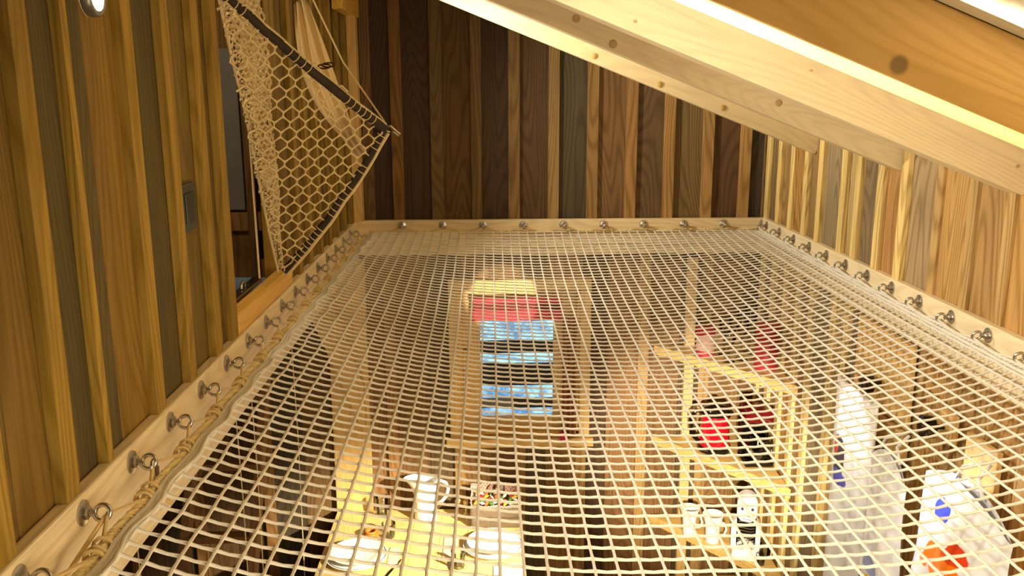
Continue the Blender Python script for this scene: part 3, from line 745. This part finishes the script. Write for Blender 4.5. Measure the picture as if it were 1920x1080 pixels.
# jug
jx, jy = -.352, 4.325
t = thing('milk_jug', 'tall white china jug with flared spout and looped handle on the table', 'jug', (jx, jy, TZ))
m = MB(); n = 40; prof = [(.0001, .0, 0), (.058, .0, 0), (.061, .006, 0), (.060, .05, 0), (.058, .12, 0), (.058, .17, .25), (.062, .205, .7), (.068, .222, 1.0), (.065, .223, 1.0), (.058, .20, .6), (.054, .16, .2), (.054, .02, 0), (.0001, .015, 0)]
vs = []
for r, h, s in prof:
    for j in range(n):
        q = 2*PI*j/n; k = max(0, math.cos(q-PI*1.02))**5*.045*s; vs.append((jx+(r+k)*math.cos(q), jy+(r+k)*math.sin(q), TZ+h+.006*s*max(0, math.cos(q-PI))))
m.add(vs, [(i*n+j, i*n+(j+1) % n, (i+1)*n+(j+1) % n, (i+1)*n+j) for i in range(len(prof)-1) for j in range(n)])
m.build('body', M_china, t, smooth=True)
m = MB(); m.tube([(jx+.056, jy, TZ+.195), (jx+.080, jy, TZ+.212), (jx+.108, jy, TZ+.200), (jx+.120, jy, TZ+.165), (jx+.110, jy, TZ+.125), (jx+.085, jy, TZ+.095), (jx+.056, jy, TZ+.080)], .0085, 10); m.build('handle', M_china, t, smooth=True)
def tumbler(x, y, lab, h=.10, r=.035, z=TZ, facets=24, name='drinking_glass', cat='glass'):
    m = MB(); m.lathe([(.0001, 0), (r*.8, 0), (r, h), (r-.0025, h), (r*.8-.004, .012), (.0001, .010)], (x, y, z), facets, close=False)
    return tag(m.build(name, M_glass, smooth=facets > 12), lab, cat)
tumbler(-.585, 4.36, 'clear drinking glass left of the white jug', .11, .034)
tumbler(-.525, 4.13, 'cut crystal tumbler behind the left plate', .075, .036, facets=10)
tumbler(-.165, 3.83, 'cut crystal tumbler beside the right plate', .085, .036, facets=10)
m = MB(); 
for k in range(3): m.tube(arc((-.615, 4.13, TZ+.008+.012*k), .034-.004*k, 0, 2*PI, 24, (1, 0, 0), (0, 1, 0))[:-1], .007, 8, closed=True)
tag(m.build('coiled_wooden_dish', plain('amber_cane', (186, 116, 40), .5), smooth=True), 'small amber coiled dish behind the left plate', 'dish')
for x, y, lab in ((-.185, 4.37, 'pale turned salt mill left of its twin'), (-.142, 4.36, 'pale turned pepper mill next to the basket')):
    m = MB(); m.lathe([(.0001, 0), (.017, 0), (.017, .006), (.007, .014), (.006, .050), (.014, .062), (.017, .072), (.012, .082), (.0001, .084)], (x, y, TZ), 20, close=False)
    tag(m.build('spice_mill', plain('pale_turned_wood', (226, 196, 130), .4), smooth=True), lab, 'mill')
# basket
bx0, bx1, by0, by1 = -.115, .145, 4.20, 4.385
t = thing('bread_basket', 'dark felt basket lined with checked red cloth on the table', 'basket', ((bx0+bx1)/2, (by0+by1)/2, TZ))
m = MB()
for z0, z1, e in ((0, .055, 0), (.055, .11, .004)): m.prism([(bx0-e, by0-e, TZ+z0), (bx1+e, by0-e, TZ+z0), (bx1+e, by1+e, TZ+z0), (bx0-e, by1+e, TZ+z0)], (0, 0, z1-z0-.001))
m.build('body', M_fur, t, bevel=.012)
mm, t_, N_, L_, b_ = nm('gingham'); tc = N_.new('ShaderNodeTexCoord'); wv = N_.new('ShaderNodeTexChecker'); wv.inputs['Scale'].default_value = 120
wv.inputs['Color1'].default_value = (*lin((190, 110, 96)), 1); wv.inputs['Color2'].default_value = (*lin((236, 212, 196)), 1); L_.new(tc.outputs['Object'], wv.inputs['Vector']); L_.new(wv.outputs[0], b_.inputs['Base Color']); b_.inputs['Roughness'].default_value = .9
m = MB()
def liner(u, v):
    q = 2*PI*u; cx, cy = (bx0+bx1)/2, (by0+by1)/2; a, b2 = (bx1-bx0)/2-.012, (by1-by0)/2-.012
    sx = max(-1, min(1, math.cos(q)*1.35)); sy = max(-1, min(1, math.sin(q)*1.35)); k = 1+.10*v+.03*math.sin(18*q)*v
    return Vector((cx+a*sx*k, cy+b2*sy*k, TZ+.106+(.018 if sy < .5 else .05)*v+(.012*v if sy > .8 else 0)+.004*math.sin(11*q)))
m.grid(liner, 72, 6); m.build('liner_cloth', mm, t, smooth=True, solid=.003)
wc = [('yellow', (240, 200, 60)), ('red', (210, 40, 40)), ('white', (240, 240, 235)), ('green', (90, 140, 60)), ('orange', (230, 120, 50)), ('silver', (200, 200, 210))]
wc = [(n_, plain('wrapper_'+n_, c, .25)) for n_, c in wc]
for k in range(36):
    ix, iy = k % 9, k//9
    x = bx0+.032+(bx1-bx0-.064)*ix/8+random.uniform(-.004, .004); y = by0+.03+(by1-by0-.075)*iy/3+random.uniform(-.004, .004); z = TZ+.124+random.uniform(-.002, .010)
    m = MB(); a = random.uniform(0, PI); u = Vector((math.cos(a), math.sin(a), .1))
    c = Vector((x, y, z)); m.tube([c-u*.016, c-u*.010, c-u*.008, c, c+u*.008, c+u*.010, c+u*.016], [.006, .002, .007, .009, .007, .002, .006], 8)
    n_, mt_ = wc[(k*5+iy) % 6]
    tag(m.build('wrapped_sweet', mt_, smooth=True), 'small %s wrapped sweet, %s from the left in the basket, %s row' % (n_, (['first']+[o_.strip() for o_ in ORD[1:9]])[ix], ('front', 'second', 'third', 'back')[iy]), 'sweet', 'wrapped sweets in the basket')
m = MB(); m.lathe([(.0001, 0), (.03, 0), (.033, .01), (.033, .05), (.024, .066), (.012, .074), (.010, .09), (.013, .096), (.0001, .098)], (.03, 4.33, TZ+.118), 22, close=False)
tag(m.build('glass_jar', M_glass, smooth=True), 'clear glass jar with knob lid standing at the back of the basket', 'jar')

# ------------------------------------------------------------------ corner shelves, far right lower corner
def corner_shelf(z, lab):
    t = thing('corner_shelf', lab, 'shelf', (1.2, 4.3, z-.045), 'triangular corner shelves')
    p = [(.86, 4.435, z-.022), (1.360, 3.78, z-.022), (1.362, 4.435, z-.022)]
    m = MB(); m.prism(p, (0, 0, .022)); m.build('board', M_pineX, t, bevel=.002)
    a, b2 = Vector((.84, 4.43, 0)), Vector((1.362, 3.755, 0)); d = (b2-a).normalized(); nr = Vector((-d.y, d.x, 0)); nr = -nr if nr.y > 0 else nr
    m = MB(); q = [a+Vector((0, 0, z-.046)), b2+Vector((0, 0, z-.046)), b2+Vector((0, 0, z-.046))+Vector((0, .028, 0)), a+Vector((0, 0, z-.046))+Vector((.025, 0, 0))]
    m.prism(q, (0, 0, .047)); m.build('front_edge', M_pineX, t, bevel=.002)
S1, S2, S3, S4 = -1.300, -1.795, -2.250, -2.62
corner_shelf(S1, 'top triangular pine corner shelf holding two red tins')
corner_shelf(S2, 'middle triangular pine corner shelf holding the red kettle')
corner_shelf(S3, 'lower triangular pine corner shelf with white mugs')
corner_shelf(S4, 'lowest triangular pine corner shelf near the bottom edge')
m = MB(); m.box(.995, 1.045, 4.40, 4.438, -2.95, -.84)
tag(m.build('shelf_upright', M_pineZ, bevel=.002), 'pale upright batten behind the corner shelves', 'upright')
# things on shelves
def tin(x, y, z, r, h, lab, mt=M_redmat):
    t = thing('storage_tin', lab, 'tin', (x, y, z))
    m = MB(); m.lathe([(.0001, 0), (r, 0), (r, h*.86), (.0001, h*.86)], (x, y, z), 28, close=False); m.build('can', mt, t, smooth=True)
    m = MB(); m.lathe([(r*1.04, h*.84), (r*1.04, h), (r*.9, h*1.02), (.0001, h*1.02)], (x, y, z), 28, close=False); m.build('lid', mt, t, smooth=True)
    m = MB(); m.tube(arc((x, y, z+.012), r+.0006, 0, 2*PI, 28, (1, 0, 0), (0, 1, 0))[:-1], .003, 5, closed=True); m.build('base_ring', M_redcloth, t, smooth=True)
    return t
t1 = tin(1.063, 4.255, S1, .046, .145, 'shorter red tin with a pale label on the top corner shelf')
m = MB(); m.lathe([(.0468, .03), (.0468, .105)], (1.063, 4.255, S1), 28, close=False); m.build('label', plain('worn_pale_label', (196, 150, 140), .7, var=.5, bscale=160), t1, smooth=True)
tin(1.300, 4.03, S1, .054, .215, 'taller plain red tin at the right of the top shelf')
def stem_glass(x, y, z, lab, h=.17):
    m = MB(); m.lathe([(.0001, 0), (.03, .0), (.03, .003), (.005, .008), (.004, h*.5), (.02, h*.55), (.032, h*.7), (.030, h), (.0285, h), (.030, h*.7), (.018, h*.57), (.0001, h*.55)], (x, y, z), 22, close=False)
    tag(m.build('wine_glass', M_glass, smooth=True), lab, 'glass')
stem_glass(1.16, 4.26, S1, 'clear stemmed glass just right of the short red tin', .20)
stem_glass(1.22, 4.17, S1, 'clear stemmed glass midway between the two red tins', .24)
stem_glass(1.15, 4.14, S1, 'clear stemmed glass in front, between the red tins', .16)
stem_glass(1.29, 4.28, S1, 'clear stemmed glass behind the tall red tin', .26)
# red kettle: rounded drum with black base, lid, handle
kx, ky = 1.125, 4.235
t = thing('electric_kettle', 'shiny red kettle with black base and lid on the middle corner shelf', 'kettle', (kx, ky, S2))
m = MB(); m.lathe([(.0001, 0), (.082, 0), (.085, .01), (.082, .028), (.0001, .03)], (kx, ky, S2), 32, close=False); m.build('base', M_black, t, smooth=True)
m = MB(); m.lathe([(.076, .030), (.078, .04), (.074, .11), (.068, .185), (.066, .195)], (kx, ky, S2), 36, close=False); m.build('body', M_red, t, smooth=True)
m = MB(); m.lathe([(.072, .192), (.072, .210), (.05, .236), (.014, .242), (.014, .252), (.0001, .254)], (kx, ky, S2), 28, close=False); m.build('lid', M_black, t, smooth=True)
m = MB(); m.tube([(kx-.05, ky, S2+.20), (kx-.10, ky-.01, S2+.215), (kx-.125, ky-.01, S2+.18), (kx-.12, ky-.01, S2+.09), (kx-.082, ky-.005, S2+.05)], .011, 10); m.build('handle', M_black, t, smooth=True)
m = MB(); m.tube([(kx+.05, ky, S2+.17), (kx+.085, ky-.005, S2+.205)], [.02, .010], 12); m.build('spout', M_black, t, smooth=True)
# coffee maker: black body, dark red side, glass pot
cx, cy = 1.290, 4.06
t = thing('coffee_maker', 'black and dark red coffee maker with a glass pot on the middle shelf', 'coffee maker', (cx, cy, S2))
m = MB(); m.box(cx-.07, cx+.07, cy-.06, cy+.09, S2, S2+.03); m.box(cx-.07, cx+.07, cy+.04, cy+.09, S2+.03, S2+.22); m.build('body', M_black, t, bevel=.01)
m = MB(); m.box(cx-.068, cx+.068, cy-.04, cy+.09, S2+.215, S2+.285); m.build('brew_head', plain('dark_red_gloss', (96, 8, 18), .15), t, bevel=.014)
m = MB(); m.lathe([(.0001, .032), (.048, .032), (.055, .06), (.052, .11), (.036, .15), (.034, .15), (.05, .11), (.053, .06), (.046, .036), (.0001, .036)], (cx, cy-.012, S2), 26, close=False); m.build('pot', M_glass, t, smooth=True)
m = MB(); m.lathe([(.0001, .036), (.046, .037), (.0518, .06), (.050, .09), (.0001, .09)], (cx, cy-.012, S2), 26, close=False); m.build('coffee', M_black, t, smooth=True)
m = MB(); m.tube([(cx+.03, cy-.04, S2+.14), (cx+.045, cy-.085, S2+.13), (cx+.045, cy-.088, S2+.07), (cx+.035, cy-.058, S2+.06)], .006, 8); m.build('pot_handle', M_black, t, smooth=True)
m = MB(); m.tube(arc((cx+.02, cy-.045, S2+.20), .04, 0, PI, 14, (1, -.3, 0), (0, 0, 1)), .0016, 5); m.build('wire_trim', M_chrome, t)
# tapered mugs
def mug(x, y, lab, s=1.0, ang=-.4):
    t = thing('tapered_mug', lab, 'mug', (x, y, S3), 'tapered white mugs')
    m = MB(); m.lathe([(.0001, 0), (.032*s, 0), (.034*s, .005), (.036*s, .09*s), (.052*s, .145*s), (.049*s, .146*s), (.033*s, .09*s), (.031*s, .01), (.0001, .009)], (x, y, S3), 32, close=False); m.build('cup', M_china, t, smooth=True)
    d = Vector((math.cos(ang), math.sin(ang), 0)); c = Vector((x, y, S3))
    m = MB(); m.tube([c+d*.033*s+Vector((0, 0, .105*s)), c+d*.055*s+Vector((0, 0, .105*s)), c+d*.066*s+Vector((0, 0, .075*s)), c+d*.055*s+Vector((0, 0, .045*s)), c+d*.031*s+Vector((0, 0, .04*s))], .0055, 8); m.build('handle', M_china, t, smooth=True)
mug(1.012, 4.215, 'white flared mug, left of the pair on the lower corner shelf')
mug(1.112, 4.130, 'white flared mug, right of the pair on the lower corner shelf', 1.04)
# white standing appliance with chrome coils
ax_, ay_ = 1.235, 3.975
t = thing('lantern_heater', 'rounded white appliance with chrome coils and reflector on the lower shelf', 'appliance', (ax_, ay_, S3))
def rrect(w, z0, z1, r, n=6):
    pts = []
    for (cx_, cz_, a0) in ((w-r, z0+r, -PI/2), (w-r, z1-r, 0), (-w+r, z1-r, PI/2), (-w+r, z0+r, PI)):
        for i in range(n+1): a = a0+PI/2*i/n; pts.append((cx_+r*math.cos(a), cz_+r*math.sin(a)))
    return pts
WLOC[t.name] = Vector((0, 0, 0)); t.rotation_euler = (0, 0, -.25)
m = MB(); m.prism([(x, -.005, z) for x, z in rrect(.070, .0, .20, .05)], (0, .07, 0)); m.build('housing', M_white, t, bevel=.008, smooth=True)
m = MB(); m.prism([(x, -.02, z) for x, z in rrect(.048, .185, .335, .046)], (0, .075, 0)); m.build('hood', M_white, t, bevel=.012, smooth=True)
m = MB(); m.prism([(x, -.050, z) for x, z in rrect(.066, .0, .05, .02)], (0, .05, 0)); m.build('foot', M_white, t, bevel=.006, smooth=True)
m = MB(); m.prism([(x, -.009, z) for x, z in rrect(.046, .055, .235, .02)], (0, .005, 0)); m.build('recess', M_black, t)
for k in range(9):
    z = .095+.016*k; m = MB(); m.tube([(-.038, -.014, z), (-.02, -.018, z+.003), (.02, -.018, z-.003), (.038, -.014, z)], .0028, 6); m.build('coil', M_chrome, t, smooth=True)
m = MB(); m.lathe([(.044, -.020), (.03, -.012), (.012, -.010), (.0001, -.010)], (0, 0, .066), 28, 'Y', close=False); m.build('reflector', M_chrome, t, smooth=True)
for s in (-1, 1):
    m = MB(); m.tube(arc((s*.022, -.024, .062), .013, 0, 2*PI, 18, (1, 0, 0), (0, 0, 1))[:-1], .0026, 6, closed=True); m.build('ring_burner', M_chrome, t, smooth=True)
for s in (-1, 1):
    m = MB(); m.lathe([(.007, -.026), (.007, -.02)], (s*.024, 0, .262), 14, 'Y'); m.build('knob', M_dark, t)
tumbler(1.330, 3.96, 'clear glass at the right end of the lower corner shelf', .07, .03, S3)
tumbler(1.290, 3.90, 'small clear glass in front of the lower shelf edge', .05, .024, S3)

# ------------------------------------------------------------------ right wall below the net: rack and hanging white things
m = MB(); m.box(XR-.031, XR-.019, 2.72, 3.16, -1.10, -.81)
tag(m.build('pale_board_panel', M_pineZ, bevel=.003), 'broad pale board fixed high on the lower right wall', 'board')
for (y0, y1, z0, z1, yp, zp, lab) in ((2.72, 3.16, -1.20, -1.105, 2.93, -1.003, 'pale board with a round black lamp head above the white towel'), (2.43, 2.51, -1.03, -.94, 2.47, -.985, 'small black wall lamp just above the left top of the bulging white bag')):
    t = thing('spot_lamp', lab, 'lamp', (XR-.03, (y0+y1)/2, z0))
    m = MB(); m.box(XR-.045, XR-.019, y0, y1, z0, z1-.004 if yp > 2.5 else z1); m.build('board', M_pineZ, t, bevel=.003)
    m = MB(); xb = XR-.045 if yp < 2.5 else XR-.033; m.lathe([(.008, 0), (.008, -.030), (.034, -.034), (.036, -.064), (.030, -.066), (.0001, -.060)], (xb, yp, zp), 24, 'X', close=False); m.build('lamp_head', M_black, t, smooth=True)
m = MB(); m.box(XR-.036, XR-.019, 2.20, 2.36, -1.10, -.955)
tag(m.build('pale_block', M_pineZ, bevel=.003), 'short pale wood block on the planks behind the bulging white bag', 'block')
def sheet_print(blobs, name, base=(240, 240, 242), rough=.25, bump=.2):
    """white film with printed coloured shapes (fixed in object space y,z)"""
    m, t, N, L, b = nm(name); b.inputs['Roughness'].default_value = rough
    tc = N.new('ShaderNodeTexCoord'); col = N.new('ShaderNodeRGB'); col.outputs[0].default_value = (*lin(base), 1); cur = col.outputs[0]
    nz = N.new('ShaderNodeTexNoise'); nz.inputs['Scale'].default_value = 22; L.new(tc.outputs['Object'], nz.inputs['Vector'])
    for (y, z, ry, rz, c) in blobs:
        sb = N.new('ShaderNodeVectorMath'); sb.operation = 'SUBTRACT'; L.new(tc.outputs['Object'], sb.inputs[0]); sb.inputs[1].default_value = (0, y, z)
        dv = N.new('ShaderNodeVectorMath'); dv.operation = 'MULTIPLY'; L.new(sb.outputs[0], dv.inputs[0]); dv.inputs[1].default_value = (0, 1/ry, 1/rz)
        ln = N.new('ShaderNodeVectorMath'); ln.operation = 'LENGTH'; L.new(dv.outputs[0], ln.inputs[0])
        a = N.new('ShaderNodeMath'); a.operation = 'MULTIPLY_ADD'; L.new(nz.outputs['Fac'], a.inputs[0]); a.inputs[1].default_value = 1.2; L.new(ln.outputs['Value'], a.inputs[2])
        mr = N.new('ShaderNodeMapRange'); mr.inputs['From Min'].default_value = 1.55; mr.inputs['From Max'].default_value = 1.65; mr.inputs['To Min'].default_value = 1; mr.inputs['To Max'].default_value = 0
        L.new(a.outputs[0], mr.inputs['Value'])
        mx = N.new('ShaderNodeMix'); mx.data_type = 'RGBA'; L.new(mr.outputs[0], mx.inputs['Factor']); L.new(cur, mx.inputs['A']); mx.inputs['B'].default_value = (*lin(c), 1); cur = mx.outputs['Result']
    L.new(cur, b.inputs['Base Color'])
    bp = N.new('ShaderNodeBump'); bp.inputs['Strength'].default_value = bump; bp.inputs['Distance'].default_value = .01; L.new(nz.outputs['Fac'], bp.inputs['Height']); L.new(bp.outputs[0], b.inputs['Normal'])
    return m
def bag(x, y0, y1, z0, z1, name, lab, mat, bul=.05, skew=0, strap=True):
    """a closed bulging hanging bag on the right wall, facing -x"""
    m = MB(); nu, nv = 22, 28
    def side(s):
        def f(u, v):
            k = (math.sin(PI*u)**.6)*(math.sin(PI*min(1, v*.94+.03))**.5)
            yy = y0+(y1-y0)*u+skew*(1-v)+.010*math.sin(9*v+5*u)
            top = 1-.10*(abs(u-.5)*2)**2
            return Vector((x-s*k*bul*(1+.12*math.sin(13*u+3*v)*math.cos(7*v))-(.0 if s > 0 else 0), yy, z0+(z1-z0)*v*top))
        return f
    m.grid(side(1), nu, nv); m.grid(side(-.25), nu, nv)
    t = thing(name, lab, 'bag', (x, (y0+y1)/2, z0)); o = m.build('film', mat, t, smooth=True)
    if strap:
        yc = (y0+y1)/2; w = MB()
        for d in (-.05, .05): w.tube([(x, yc+d*1.4, z1-.015), (x, yc+d*.8, z1+.03), (XR-.07, yc+d*.2, z1+.055)], .005, 6)
        w.build('strap', mat, t, smooth=True)
    return t
m = MB()
def tow(u, v): return Vector((XR-.098-.014*math.sin(u*11)*(.3+.7*(1-v))-.015*math.sin(PI*u), 2.79+.36*u-(.0)+.012*(1-v), -1.95+.92*v))
m.grid(tow, 30, 16)
t = thing('white_towel', 'long flat white towel hanging straight down from the far rack peg', 'towel', (XR-.09, 2.97, -1.95)); 
m.build('cloth', sheet_print([(.07, .62, .05, .10, (70, 60, 70)), (.10, .66, .03, .04, (220, 80, 40)), (.06, .55, .05, .03, (90, 90, 190))], 'printed_towel', (238, 236, 232), .6, .15), t, smooth=True, solid=.005)
bag(XR-.12, 2.50, 2.76, -1.95, -1.13, 'plastic_bag', 'slim glossy white plastic bag between towel and bulging bag', sheet_print([(.02, .30, .07, .07, (240, 214, 40)), (.07, .28, .03, .10, (70, 50, 110)), (0, .42, .05, .03, (170, 180, 230))], 'bag_print_yellow'), .035)
bag(XR-.115, 1.96, 2.40, -1.72, -1.03, 'plastic_bag', 'bulging white plastic bag with orange and blue print, hanging nearest', sheet_print([(-.03, .47, .09, .05, (240, 120, 20)), (-.08, .52, .05, .03, (220, 70, 30)), (.02, .60, .05, .03, (60, 80, 220)), (.12, .50, .04, .09, (196, 206, 236)), (.10, .35, .06, .03, (190, 200, 232))], 'bag_print_orange'), .085)

# ------------------------------------------------------------------ lift everything so the lower floor is at z = 0
for o in SC.objects:
    if o.parent is None:
        if o is co: o.matrix_world = Matrix.Translation((0, 0, ZO)) @ M
        else: o.location.z += ZO
